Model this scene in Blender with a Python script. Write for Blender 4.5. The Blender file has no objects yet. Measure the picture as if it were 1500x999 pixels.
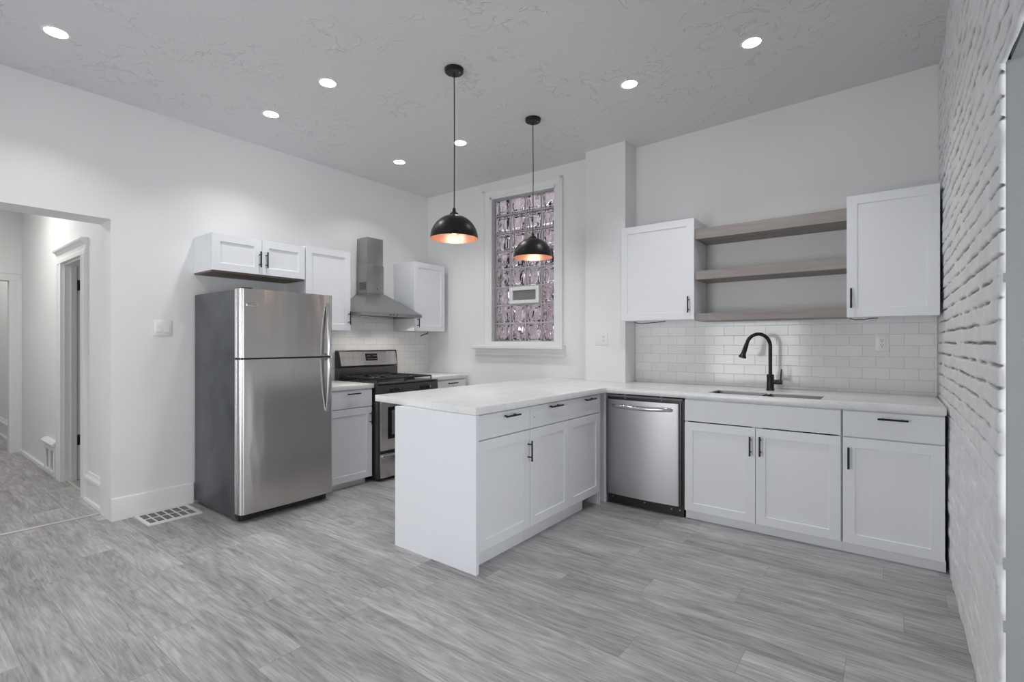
import bpy, bmesh, math, random
import numpy as np
from mathutils import Vector, Matrix
random.seed(7)
S = bpy.context.scene
COL = S.collection
PI = math.pi

# ------------------------------------------------------------------ camera, world, lights, exposure
cam_d = bpy.data.cameras.new('camera')
cam = bpy.data.objects.new('camera', cam_d); COL.objects.link(cam)
cam.location = (0, 0, 1.227)
cam.rotation_euler = (PI / 2, 0, math.radians(37.45))
cam_d.sensor_width = 36; cam_d.lens = 723 / 1500 * 36
cam_d.shift_y = 2.5 / 1500
cam_d.clip_start = 0.02
S.camera = cam
S.view_settings.view_transform = 'Standard'
S.view_settings.look = 'None'
S.view_settings.gamma = 1
S.view_settings.use_curve_mapping = False
S.view_settings.exposure = 0.06
S.cycles.max_bounces = 10; S.cycles.diffuse_bounces = 6
S.cycles.caustics_reflective = False; S.cycles.caustics_refractive = False
S.cycles.sample_clamp_indirect = 6

E_SKY, E_REAR_L, E_REAR_R, E_SIDE, LAMP_W, PEND_W, E_HALL = 1.3, 26.5, 1.0, 40.0, 4.0, 0.35, 18.0
W = bpy.data.worlds.new('sky'); S.world = W; W.use_nodes = True
W.node_tree.nodes['Background'].inputs[0].default_value = (0.86, 0.93, 1.0, 1)
W.node_tree.nodes['Background'].inputs[1].default_value = E_SKY

def area(name, loc, rot, sx, sy, watts, col=(1, 1, 1), spread=180, disk=False):
    l = bpy.data.lights.new(name, 'AREA'); l.energy = watts; l.color = col
    l.shape = 'DISK' if disk else 'RECTANGLE'; l.size = sx
    if not disk: l.size_y = sy
    l.spread = math.radians(spread)
    o = bpy.data.objects.new(name, l); COL.objects.link(o); o.location = loc; o.rotation_euler = rot
    return o
COOL = (0.975, 0.985, 1.0)
# fill lights added out of view, standing in for daylight from behind and right
area('rear_fill_large', (-2.0, -1.66, 1.08), (PI / 2, 0, 0), 1.5, 2.0, E_REAR_L, COOL, 130)
area('rear_fill_small', (-3.55, -1.66, 1.45), (PI / 2, 0, 0), 0.7, 1.3, E_REAR_R, COOL)
area('side_fill', (2.26, 0.95, 1.08), (PI / 2, 0, PI / 2), 1.6, 2.0, E_SIDE, COOL)

# ------------------------------------------------------------------ material helpers
def nt_of(name):
    m = bpy.data.materials.new(name); m.use_nodes = True
    t = m.node_tree; b = t.nodes['Principled BSDF']
    return m, t, b
def mat(name, col, rough=0.5, metal=0.0, spec=0.5, coat=0.0):
    m, t, b = nt_of(name)
    b.inputs['Base Color'].default_value = (*col, 1); b.inputs['Roughness'].default_value = rough
    b.inputs['Metallic'].default_value = metal; b.inputs['Specular IOR Level'].default_value = spec
    b.inputs['Coat Weight'].default_value = coat
    return m
def nd(t, typ, **kw):
    n = t.nodes.new(typ)
    for k, v in kw.items():
        if k.startswith('_'): setattr(n, k[1:], v)
        else: n.inputs[k.replace('0_', '')].default_value = v
    return n
def math_n(t, op, a, b=None, c=None):
    n = t.nodes.new('ShaderNodeMath'); n.operation = op
    for i, v in enumerate((a, b, c)):
        if v is None: continue
        if isinstance(v, (int, float)): n.inputs[i].default_value = v
        else: t.links.new(v, n.inputs[i])
    return n.outputs[0]
def objco(t):
    return t.nodes.new('ShaderNodeTexCoord').outputs['Object']
def mapping(t, vec, scale=(1, 1, 1), loc=(0, 0, 0)):
    m = t.nodes.new('ShaderNodeMapping'); t.links.new(vec, m.inputs[0])
    m.inputs['Scale'].default_value = scale; m.inputs['Location'].default_value = loc
    return m.outputs[0]
def noise(t, vec, scale, detail=2, rough=0.5, dist=0.0):
    n = t.nodes.new('ShaderNodeTexNoise'); t.links.new(vec, n.inputs['Vector'])
    n.inputs['Scale'].default_value = scale; n.inputs['Detail'].default_value = detail
    n.inputs['Roughness'].default_value = rough; n.inputs['Distortion'].default_value = dist
    return n.outputs[0]
def ramp(t, fac, stops):
    r = t.nodes.new('ShaderNodeValToRGB'); t.links.new(fac, r.inputs[0])
    el = r.color_ramp.elements
    while len(el) < len(stops): el.new(0.5)
    for e, (p, c) in zip(el, stops):
        e.position = p; e.color = (*c, 1) if len(c) == 3 else c
    return r.outputs[0]
def mixc(t, fac, a, b, mode='MIX'):
    n = t.nodes.new('ShaderNodeMix'); n.data_type = 'RGBA'; n.blend_type = mode
    if isinstance(fac, (int, float)): n.inputs[0].default_value = fac
    else: t.links.new(fac, n.inputs[0])
    for i, v in ((6, a), (7, b)):
        if isinstance(v, tuple): n.inputs[i].default_value = (*v, 1)
        else: t.links.new(v, n.inputs[i])
    return n.outputs[2]
def bump(t, b, h, strength, dist=0.01):
    n = t.nodes.new('ShaderNodeBump'); n.inputs['Strength'].default_value = strength
    n.inputs['Distance'].default_value = dist
    t.links.new(h, n.inputs['Height']); t.links.new(n.outputs[0], b.inputs['Normal'])

def make_wall_paint():
    m, t, b = nt_of('white_wall_paint'); c = objco(t)
    n = noise(t, c, 1.3, 3)
    t.links.new(ramp(t, n, [(0.3, (0.79, 0.79, 0.79)), (0.7, (0.83, 0.83, 0.83))]), b.inputs['Base Color'])
    b.inputs['Roughness'].default_value = 0.55
    bump(t, b, noise(t, c, 60, 3), 0.06, 0.004)
    return m
def make_ceiling():
    m, t, b = nt_of('textured_ceiling_paint'); c = objco(t)
    b.inputs['Base Color'].default_value = (0.70, 0.70, 0.71, 1); b.inputs['Roughness'].default_value = 0.6
    v = mapping(t, c, (1.1, 1.1, 1))
    n1 = noise(t, v, 7.5, 3, 0.5, 0.5)
    ridge = math_n(t, 'ABSOLUTE', math_n(t, 'SUBTRACT', n1, 0.5))
    strokes = ramp(t, ridge, [(0.0, (1, 1, 1)), (0.022, (0.2, 0.2, 0.2)), (0.05, (0, 0, 0))])
    patch = ramp(t, noise(t, c, 2.6, 2), [(0.47, (0, 0, 0)), (0.60, (1, 1, 1))])
    h = math_n(t, 'MULTIPLY', math_n(t, 'MULTIPLY', strokes, patch), ramp(t, noise(t, c, 11, 2), [(0.45, (0, 0, 0)), (0.55, (1, 1, 1))]))
    h = math_n(t, 'ADD', h, math_n(t, 'MULTIPLY', noise(t, c, 35, 3), 0.25))
    bump(t, b, h, 0.5, 0.012)
    return m
def make_floor():
    m, t, b = nt_of('grey_oak_plank_floor'); c = objco(t)
    sx = t.nodes.new('ShaderNodeSeparateXYZ'); t.links.new(c, sx.inputs[0])
    X, Y = sx.outputs[0], sx.outputs[1]
    PW, PL = 0.178, 1.22
    yr = math_n(t, 'DIVIDE', Y, PW); row = math_n(t, 'FLOOR', yr); fy = math_n(t, 'FRACT', yr)
    wn = t.nodes.new('ShaderNodeTexWhiteNoise'); wn.noise_dimensions = '1D'; t.links.new(row, wn.inputs['W'])
    xr = math_n(t, 'ADD', math_n(t, 'DIVIDE', X, PL), wn.outputs[0])
    col = math_n(t, 'FLOOR', xr); fx = math_n(t, 'FRACT', xr)
    cv = t.nodes.new('ShaderNodeCombineXYZ'); t.links.new(row, cv.inputs[0]); t.links.new(col, cv.inputs[1])
    wid = t.nodes.new('ShaderNodeTexWhiteNoise'); wid.noise_dimensions = '2D'; t.links.new(cv.outputs[0], wid.inputs['Vector'])
    pid = wid.outputs[0]
    off = math_n(t, 'MULTIPLY', pid, 37.0)
    def gv(a, bb):
        k = t.nodes.new('ShaderNodeCombineXYZ')
        t.links.new(math_n(t, 'MULTIPLY', X, a), k.inputs[0]); t.links.new(math_n(t, 'MULTIPLY', Y, bb), k.inputs[1])
        t.links.new(off, k.inputs[2]); return k.outputs[0]
    big = noise(t, gv(1.1, 5.0), 1.0, 3, 0.55, 0.5)
    rings = math_n(t, 'SINE', math_n(t, 'MULTIPLY', noise(t, gv(0.85, 7.0), 1.0, 2.5, 0.5, 0.6), 80.0))
    rings = math_n(t, 'MULTIPLY_ADD', rings, 0.5, 0.5)
    fine = noise(t, gv(9.0, 150.0), 1.0, 4, 0.6, 0.2)
    mid = noise(t, gv(3.2, 34.0), 1.0, 5, 0.68, 0.9)
    v = math_n(t, 'MULTIPLY', big, 0.32)
    v = math_n(t, 'ADD', v, math_n(t, 'MULTIPLY', mid, 0.37))
    v = math_n(t, 'ADD', v, math_n(t, 'MULTIPLY', fine, 0.22))
    v = math_n(t, 'ADD', v, math_n(t, 'MULTIPLY', rings, 0.05))
    v = math_n(t, 'ADD', v, math_n(t, 'MULTIPLY', pid, 0.055))
    base = ramp(t, v, [(0.34, (0.165, 0.157, 0.156)), (0.44, (0.290, 0.280, 0.281)), (0.52, (0.385, 0.375, 0.378)), (0.64, (0.560, 0.550, 0.555))])
    # thin dark checks along the grain
    chk = ramp(t, noise(t, gv(4.0, 60.0), 1.0, 3, 0.6, 1.2), [(0.31, (0.60, 0.59, 0.59)), (0.37, (1, 1, 1))])
    base = mixc(t, 0.8, base, chk, 'MULTIPLY')
    ey = math_n(t, 'MINIMUM', fy, math_n(t, 'SUBTRACT', 1.0, fy))
    ex = math_n(t, 'MINIMUM', fx, math_n(t, 'SUBTRACT', 1.0, fx))
    seam = math_n(t, 'MAXIMUM', math_n(t, 'LESS_THAN', ey, 0.008), math_n(t, 'LESS_THAN', ex, 0.0011))
    base = mixc(t, math_n(t, 'MULTIPLY', seam, 0.45), base, (0.13, 0.125, 0.125))
    t.links.new(base, b.inputs['Base Color'])
    b.inputs['Roughness'].default_value = 0.42; b.inputs['Specular IOR Level'].default_value = 0.4
    bump(t, b, math_n(t, 'SUBTRACT', mid, seam), 0.08, 0.003)
    return m
def make_tile():
    m, t, b = nt_of('white_subway_tile'); c = objco(t)
    sx = t.nodes.new('ShaderNodeSeparateXYZ'); t.links.new(c, sx.inputs[0])
    k = t.nodes.new('ShaderNodeCombineXYZ'); t.links.new(sx.outputs[0], k.inputs[0]); t.links.new(sx.outputs[2], k.inputs[1])
    br = t.nodes.new('ShaderNodeTexBrick'); t.links.new(k.outputs[0], br.inputs['Vector'])
    br.inputs['Scale'].default_value = 1; br.inputs['Brick Width'].default_value = 0.150
    br.inputs['Row Height'].default_value = 0.0755; br.inputs['Mortar Size'].default_value = 0.0016
    br.inputs['Mortar Smooth'].default_value = 0.3
    br.inputs['Color1'].default_value = (0.76, 0.76, 0.755, 1); br.inputs['Color2'].default_value = (0.82, 0.82, 0.815, 1)
    br.inputs['Mortar'].default_value = (0.56, 0.555, 0.55, 1)
    t.links.new(br.outputs['Color'], b.inputs['Base Color'])
    t.links.new(math_n(t, 'MULTIPLY_ADD', br.outputs['Fac'], 0.6, 0.12), b.inputs['Roughness'])
    h = math_n(t, 'ADD', math_n(t, 'MULTIPLY', br.outputs['Fac'], -1.0), math_n(t, 'MULTIPLY', noise(t, c, 14, 2), 0.25))
    bump(t, b, h, 0.35, 0.003)
    return m
def make_quartz():
    m, t, b = nt_of('white_veined_quartz'); c = objco(t)
    n = noise(t, c, 2.2, 6, 0.6, 1.5)
    vein = ramp(t, math_n(t, 'ABSOLUTE', math_n(t, 'SUBTRACT', n, 0.5)), [(0.0, (0.70, 0.70, 0.71)), (0.015, (0.755, 0.755, 0.76)), (0.06, (0.775, 0.775, 0.775))])
    t.links.new(vein, b.inputs['Base Color']); b.inputs['Roughness'].default_value = 0.22
    return m
def make_steel(name, col, rough, aniso=0.0, wave=0.035):
    m, t, b = nt_of(name); c = objco(t)
    b.inputs['Base Color'].default_value = (*col, 1); b.inputs['Metallic'].default_value = 1
    n = noise(t, mapping(t, c, (1.5, 1.5, 260)), 1.0, 2, 0.5)
    t.links.new(math_n(t, 'MULTIPLY_ADD', n, 0.08, rough - 0.04), b.inputs['Roughness'])
    bump(t, b, noise(t, mapping(t, c, (1.8, 1.8, 0.5)), 3.0, 2, 0.5), wave, 0.03)
    if aniso:
        b.inputs['Anisotropic'].default_value = aniso; b.inputs['Anisotropic Rotation'].default_value = 0.25
        tg = t.nodes.new('ShaderNodeTangent'); tg.direction_type = 'RADIAL'; tg.axis = 'Z'
        t.links.new(tg.outputs[0], b.inputs['Tangent'])
    return m
def make_wood(name, c1, c2, sc=(1.5, 1.5, 30), rough=0.55):
    m, t, b = nt_of(name); c = objco(t)
    n = noise(t, mapping(t, c, sc), 1.0, 4, 0.6, 0.6)
    t.links.new(ramp(t, n, [(0.3, c1), (0.7, c2)]), b.inputs['Base Color']); b.inputs['Roughness'].default_value = rough
    return m
def make_brick_paint():
    m, t, b = nt_of('white_painted_brick'); c = objco(t)
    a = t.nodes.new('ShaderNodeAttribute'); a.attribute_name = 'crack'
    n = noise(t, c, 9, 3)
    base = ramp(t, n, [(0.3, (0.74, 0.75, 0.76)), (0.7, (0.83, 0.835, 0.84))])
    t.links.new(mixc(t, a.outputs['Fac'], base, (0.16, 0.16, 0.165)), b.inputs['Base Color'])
    b.inputs['Roughness'].default_value = 0.5
    bump(t, b, noise(t, c, 75, 4, 0.6), 0.25, 0.004)
    return m
def make_glass_block():
    m, t, b = nt_of('wavy_glass_block'); c = objco(t)
    b.inputs['Base Color'].default_value = (0.97, 0.94, 0.95, 1)
    b.inputs['Transmission Weight'].default_value = 1.0; b.inputs['Roughness'].default_value = 0.09
    b.inputs['IOR'].default_value = 1.42
    v = mapping(t, c, (1.0, 0.15, 0.55))
    n = noise(t, v, 10, 0.4, 0.3, 1.4)
    sx = t.nodes.new('ShaderNodeSeparateXYZ'); t.links.new(c, sx.inputs[0])
    def edge(o, start, pitch):
        f = math_n(t, 'FRACT', math_n(t, 'DIVIDE', math_n(t, 'SUBTRACT', o, start), pitch))
        d = math_n(t, 'MINIMUM', f, math_n(t, 'SUBTRACT', 1.0, f))
        mr = t.nodes.new('ShaderNodeMapRange'); mr.inputs[1].default_value = 0.12; mr.inputs[2].default_value = 0.20
        t.links.new(d, mr.inputs[0]); return mr.outputs[0]
    mask = math_n(t, 'MULTIPLY', edge(sx.outputs[0], 0.912, 0.1855), edge(sx.outputs[2], 1.240, 0.190))
    bump(t, b, math_n(t, 'MULTIPLY', n, mask), 1.0, 0.05)
    return m
def make_outside_brick():
    m, t, b = nt_of('pink_brick_outside'); c = objco(t)
    sx = t.nodes.new('ShaderNodeSeparateXYZ'); t.links.new(c, sx.inputs[0])
    k = t.nodes.new('ShaderNodeCombineXYZ'); t.links.new(sx.outputs[0], k.inputs[0]); t.links.new(sx.outputs[2], k.inputs[1])
    br = t.nodes.new('ShaderNodeTexBrick'); t.links.new(k.outputs[0], br.inputs['Vector'])
    br.inputs['Scale'].default_value = 1; br.inputs['Brick Width'].default_value = 0.21; br.inputs['Row Height'].default_value = 0.072
    br.inputs['Mortar Size'].default_value = 0.008
    br.inputs['Color1'].default_value = (0.52, 0.36, 0.39, 1); br.inputs['Color2'].default_value = (0.27, 0.16, 0.18, 1)
    br.inputs['Mortar'].default_value = (0.70, 0.66, 0.67, 1)
    n = noise(t, c, 3.0, 3)
    t.links.new(mixc(t, ramp(t, n, [(0.42, (0, 0, 0)), (0.6, (0.75, 0.75, 0.75))]), br.outputs['Color'], (0.74, 0.63, 0.66)), b.inputs['Base Color'])
    b.inputs['Roughness'].default_value = 0.8
    return m
def emis(name, col, strength):
    m, t, b = nt_of(name)
    b.inputs['Base Color'].default_value = (*col, 1)
    b.inputs['Emission Color'].default_value = (*col, 1); b.inputs['Emission Strength'].default_value = strength
    return m

M = dict(
    wall=make_wall_paint(), ceil=make_ceiling(), floor=make_floor(), tile=make_tile(), quartz=make_quartz(),
    trim=mat('white_trim_paint', (0.80, 0.80, 0.80), 0.35),
    cab=mat('white_cabinet_paint', (0.79, 0.805, 0.84), 0.38),
    black=mat('matte_black_metal', (0.012, 0.012, 0.013), 0.38, 0.3),
    plastic=mat('white_plastic', (0.80, 0.80, 0.79), 0.3),
    dark=mat('dark_void', (0.02, 0.02, 0.02), 0.9),
    blackp=mat('black_plastic', (0.018, 0.018, 0.019), 0.35),
    steel=make_steel('brushed_stainless_steel', (0.58, 0.562, 0.545), 0.24, 0.65, 0.22),
    steel_dw=make_steel('satin_stainless_steel', (0.46, 0.46, 0.47), 0.42, 0.0, 0.06),
    hood=make_steel('hood_stainless_steel', (0.40, 0.40, 0.40), 0.33, 0.0),
    sinksteel=mat('sink_steel', (0.17, 0.17, 0.175), 0.36, 1.0),
    handle=make_steel('handle_steel', (0.60, 0.60, 0.61), 0.24, 0.0),
    chrome=mat('polished_steel', (0.66, 0.66, 0.67), 0.16, 1.0),
    sidegrey=None,
    rangegrey=mat('dark_grey_enamel', (0.085, 0.083, 0.083), 0.28, 0.6),
    iron=mat('cast_iron', (0.02, 0.019, 0.019), 0.5, 0.2),
    oveng=mat('black_oven_glass', (0.01, 0.01, 0.012), 0.06, 0.0, 0.6),
    ovenpane=mat('grey_oven_pane', (0.16, 0.165, 0.175), 0.12, 0.0, 0.7),
    shelf=make_wood('taupe_wood', (0.24, 0.215, 0.20), (0.33, 0.30, 0.285), (2.0, 30, 30)),
    rawwood=make_wood('raw_brown_wood', (0.13, 0.09, 0.065), (0.20, 0.145, 0.11), (3, 30, 3)),
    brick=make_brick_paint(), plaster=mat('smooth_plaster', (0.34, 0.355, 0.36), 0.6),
    glass=make_glass_block(), grout=mat('grey_grout', (0.50, 0.46, 0.48), 0.7),
    outside=make_outside_brick(),
    copper=mat('copper_lining', (0.80, 0.47, 0.34), 0.35, 0.75),
    shade=mat('dark_bronze_shade', (0.020, 0.017, 0.016), 0.36, 0.55),
    bulb=emis('warm_bulb', (1.0, 0.83, 0.66), 5), diff=emis('lamp_diffuser', (1, 0.99, 0.97), 14),
    door=mat('greige_door_paint', (0.50, 0.48, 0.46), 0.5), screen=mat('grey_vent_screen', (0.20, 0.20, 0.20), 0.7),
    grille=mat('grey_grille', (0.22, 0.22, 0.225), 0.6), strip=mat('pale_threshold', (0.58, 0.56, 0.54), 0.4),
    cable=mat('dark_cable', (0.05, 0.045, 0.04), 0.5),
)
def make_sidegrey():
    m, t, b = nt_of('textured_grey_enamel'); c = objco(t)
    n = noise(t, c, 2.2, 4, 0.6, 0.8)
    t.links.new(ramp(t, n, [(0.35, (0.060, 0.066, 0.076)), (0.65, (0.115, 0.123, 0.135))]), b.inputs['Base Color'])
    b.inputs['Roughness'].default_value = 0.34; b.inputs['Metallic'].default_value = 0.35
    bump(t, b, noise(t, c, 260, 2), 0.12, 0.002)
    return m
M['sidegrey'] = make_sidegrey()

# ------------------------------------------------------------------ mesh helpers
class MB:
    def __init__(self): self.bm = bmesh.new()
    def _bevel(self, verts, r, seg=2):
        if r <= 0: return
        es = set()
        for v in verts: es.update(v.link_edges)
        bmesh.ops.bevel(self.bm, geom=list(es), offset=r, segments=seg, profile=0.5, affect='EDGES', clamp_overlap=True)
    def box(self, x0, x1, y0, y1, z0, z1, bev=0.0, seg=2):
        vs = [self.bm.verts.new(p) for p in ((x0,y0,z0),(x1,y0,z0),(x1,y1,z0),(x0,y1,z0),(x0,y0,z1),(x1,y0,z1),(x1,y1,z1),(x0,y1,z1))]
        for f in ((0,3,2,1),(4,5,6,7),(0,1,5,4),(1,2,6,5),(2,3,7,6),(3,0,4,7)): self.bm.faces.new([vs[i] for i in f])
        self._bevel(vs, bev, seg); return self
    def hexa(self, pts):
        vs = [self.bm.verts.new(p) for p in pts]
        for f in ((0,3,2,1),(4,5,6,7),(0,1,5,4),(1,2,6,5),(2,3,7,6),(3,0,4,7)): self.bm.faces.new([vs[i] for i in f])
        return self
    def tube(self, pts, r, seg=12, rad=None, flat=None, ref=Vector((1, 0, 0))):
        """swept round (or flattened) bar along pts; rad = per-point radii; flat=(a,b) section half sizes along ref / across"""
        pts = [Vector(p) for p in pts]; n = len(pts); rings = []
        prev = None
        for i, p in enumerate(pts):
            d = (pts[min(i + 1, n - 1)] - pts[max(i - 1, 0)]).normalized()
            if prev is None:
                a = ref - d * ref.dot(d)
                if a.length < 1e-3: a = Vector((0, 1, 0)) - d * d.y
                if a.length < 1e-3: a = Vector((0, 0, 1)) - d * d.z
            else: a = prev - d * prev.dot(d)
            a.normalize(); prev = a; b2 = d.cross(a)
            ra, rb = (flat if flat else (r, r))
            if rad: ra = rb = rad[i]
            rings.append([self.bm.verts.new(p + a * (ra * math.cos(2 * PI * k / seg)) + b2 * (rb * math.sin(2 * PI * k / seg))) for k in range(seg)])
        for i in range(n - 1):
            for k in range(seg):
                self.bm.faces.new((rings[i][k], rings[i][(k + 1) % seg], rings[i + 1][(k + 1) % seg], rings[i + 1][k]))
        self.bm.faces.new(rings[0][::-1]); self.bm.faces.new(rings[-1]); return self
    def cyl(self, p0, p1, r, seg=16, r1=None):
        return self.tube([p0, p1], r, seg, rad=[r, r if r1 is None else r1])
    def lathe(self, prof, c=(0, 0, 0), seg=40, close=False):
        rings = []
        for r, z in prof:
            if r < 1e-6: rings.append([self.bm.verts.new((c[0], c[1], c[2] + z))])
            else: rings.append([self.bm.verts.new((c[0] + r * math.cos(2 * PI * k / seg), c[1] + r * math.sin(2 * PI * k / seg), c[2] + z)) for k in range(seg)])
        pairs = list(zip(rings[:-1], rings[1:]))
        if close: pairs.append((rings[-1], rings[0]))
        for A, B in pairs:
            for k in range(seg):
                if len(A) == 1 and len(B) == 1: continue
                if len(A) == 1: self.bm.faces.new((A[0], B[k], B[(k + 1) % seg]))
                elif len(B) == 1: self.bm.faces.new((A[k], B[0], A[(k + 1) % seg]))
                else: self.bm.faces.new((A[k], B[k], B[(k + 1) % seg], A[(k + 1) % seg]))
        return self
    def prism(self, poly, a0, a1, fn, bev=0.0):
        A = [self.bm.verts.new(fn(u, v, a0)) for u, v in poly]; B = [self.bm.verts.new(fn(u, v, a1)) for u, v in poly]
        n = len(poly); self.bm.faces.new(A[::-1]); self.bm.faces.new(B)
        for i in range(n): self.bm.faces.new((A[i], A[(i + 1) % n], B[(i + 1) % n], B[i]))
        self._bevel(A + B, bev); return self
    def slab(self, us, vs, inc, w0, w1, fn, bev=0.0):
        """plate made of grid cells; inc(i,j) says which cells are solid; shared vertices, so holes have clean walls"""
        P = {}
        def V(i, j, k):
            if (i, j, k) not in P: P[i, j, k] = self.bm.verts.new(fn(us[i], vs[j], (w0, w1)[k]))
            return P[i, j, k]
        nu, nv = len(us) - 1, len(vs) - 1
        ok = lambda i, j: 0 <= i < nu and 0 <= j < nv and inc(i, j)
        for i in range(nu):
            for j in range(nv):
                if not ok(i, j): continue
                self.bm.faces.new((V(i,j,1), V(i+1,j,1), V(i+1,j+1,1), V(i,j+1,1)))
                self.bm.faces.new((V(i,j,0), V(i,j+1,0), V(i+1,j+1,0), V(i+1,j,0)))
                for (di, dj, a, b) in ((0,-1,(i,j),(i+1,j)), (1,0,(i+1,j),(i+1,j+1)), (0,1,(i+1,j+1),(i,j+1)), (-1,0,(i,j+1),(i,j))):
                    if not ok(i + di, j + dj): self.bm.faces.new((V(*a,0), V(*b,0), V(*b,1), V(*a,1)))
        if bev:
            bmesh.ops.recalc_face_normals(self.bm, faces=self.bm.faces)
            es = [e for e in self.bm.edges if len(e.link_faces) == 2 and e.calc_face_angle(0) > 0.8]
            bmesh.ops.bevel(self.bm, geom=es, offset=bev, segments=2, profile=0.5, affect='EDGES', clamp_overlap=True)
        return self
    def shaker(self, x0, x1, z0, z1, y=-0.02, t=0.02, rail=0.056, rec=0.007):
        """shaker door leaf: flat frame round a recessed panel, front at y, facing -y"""
        bm = self.bm; e = 0.0025
        def ring(i, yy): return [bm.verts.new(p) for p in ((x0+i,yy,z0+i),(x1-i,yy,z0+i),(x1-i,yy,z1-i),(x0+i,yy,z1-i))]
        back = ring(0, y + t); side = ring(0, y + 0.0012); fr = ring(0.0012, y); inn = ring(rail, y); rcs = ring(rail + e, y + rec)
        for A, B in ((back, side), (side, fr), (fr, inn), (inn, rcs)):
            for k in range(4): bm.faces.new((A[k], A[(k+1) % 4], B[(k+1) % 4], B[k]))
        bm.faces.new(rcs); bm.faces.new(back[::-1]); return self
    def build(self, name, m, parent=None, loc=None, smooth=True, ang=35):
        bm = self.bm
        bmesh.ops.recalc_face_normals(bm, faces=bm.faces)
        if smooth:
            for f in bm.faces: f.smooth = True
            for e in bm.edges:
                e.smooth = not (len(e.link_faces) != 2 or e.calc_face_angle(0) > math.radians(ang))
        me = bpy.data.meshes.new(name); bm.to_mesh(me); bm.free()
        for mm in (m if isinstance(m, (list, tuple)) else [m]): me.materials.append(mm)
        o = bpy.data.objects.new(name, me); COL.objects.link(o)
        if parent: o.parent = parent
        if loc: o.location = loc
        return o
def tag(o, label=None, cat=None, group=None, kind=None):
    if label: o['label'] = label
    if cat: o['category'] = cat
    if group: o['group'] = group
    if kind: o['kind'] = kind
    return o
def thing(name, label, cat, loc, rz=0, group=None):
    o = bpy.data.objects.new(name, None); COL.objects.link(o); o.location = loc; o.rotation_euler = (0, 0, rz)
    o.empty_display_size = 0.1
    return tag(o, label, cat, group)
def struct(o): o['kind'] = 'structure'; return o
def copy_tree(o, parent=None):
    c = o.copy(); COL.objects.link(c); c.parent = parent
    for ch in list(o.children): copy_tree(ch, c)
    return c
XYZ = lambda u, v, w: (u, v, w)
UZ = lambda u, v, w: (u, w, v)          # plate standing in x-z, thickness along y
R90 = PI / 2

# ------------------------------------------------------------------ room shell
XL = -4.244                       # face of the left wall
struct(MB().box(-10.6, 2.5, -1.9, 4.5, -0.12, 0.0).build('floor', M['floor'], smooth=False))
cz = lambda x: 2.90 + 0.0242 * (x + 4.244)
struct(MB().hexa([(-4.52,-1.9,cz(-4.52)),(2.5,-1.9,cz(2.5)),(2.5,4.5,cz(2.5)),(-4.52,4.5,cz(-4.52)),
                  (-4.52,-1.9,3.3),(2.5,-1.9,3.3),(2.5,4.5,3.3),(-4.52,4.5,3.3)]).build('ceiling', M['ceil'], smooth=False))
struct(MB().box(-10.6, -4.52, -0.6, 2.4, 2.75, 2.9).build('ceiling_hall', M['wall'], smooth=False))
# left wall with the wide opening to the hall
ys = [-1.9, -0.45, 1.014, 4.3]; zs = [0, 2.074, 3.1]
struct(MB().slab(ys, zs, lambda i, j: not (i == 1 and j == 0), -4.496, XL, lambda u, v, w: (w, u, v)).build('wall_left', M['wall'], smooth=False))
# window wall (slightly out of square), local x along the wall from the left corner
WA = math.atan(0.078)
wu = [-0.30, 0.885, 1.681, 2.12]; wz = [0, 1.215, 2.762, 3.1]
ww = MB().slab(wu, wz, lambda i, j: not (i == 1 and j == 1), 0.0, 0.26, UZ).build('wall_window', M['wall'], smooth=False)
ww.location = (XL, 3.94, 0); ww.rotation_euler = (0, 0, WA); struct(ww)
struct(MB().box(-2.187, -1.802, 3.95, 4.42, 0, 3.1).build('wall_column', M['wall'], smooth=False))
struct(MB().box(-1.802, 0.9, 4.16, 4.42, 0, 3.1).build('wall_back', M['wall'], smooth=False))
# rear wall behind the viewer and right wall of the next room, openings added for the fill lights
ru = [-4.5, -3.9, -3.2, -2.75, -1.25, 2.5]; rzv = [0, 0.06, 0.80, 2.10, 3.2]
struct(MB().slab(ru, rzv, lambda i, j: not ((i == 3 and j in (1, 2)) or (i == 1 and j == 2)), -1.9, -1.7, UZ).build('wall_rear', M['wall'], smooth=False))
su = [-1.9, 0.15, 1.75, 4.5]
struct(MB().slab(su, rzv, lambda i, j: not (i == 1 and j in (1, 2)), 2.3, 2.5, lambda u, v, w: (w, u, v)).build('wall_far_right', M['wall'], smooth=False))
def fill_frame(name, x0, x1, z0, z1, fn, w0, w1):  # unseen frames added round the openings of the fill lights
    us = [x0, x0 + .06, (x0 + x1) / 2 - .03, (x0 + x1) / 2 + .03, x1 - .06, x1]; vs = [z0, z0 + .06, z1 - .06, z1]
    struct(MB().slab(us, vs, lambda i, j: i in (0, 2, 4) or j in (0, 2), w0, w1, fn).build(name, M['trim'], smooth=False))
fill_frame('rear_fill_frame_large', -2.75, -1.25, 0.06, 2.10, UZ, -1.82, -1.76)
fill_frame('rear_fill_frame_small', -3.9, -3.2, 0.80, 2.10, UZ, -1.82, -1.76)
fill_frame('side_fill_frame', 0.15, 1.75, 0.06, 2.10, lambda u, v, w: (w, u, v), 2.36, 2.42)

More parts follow.
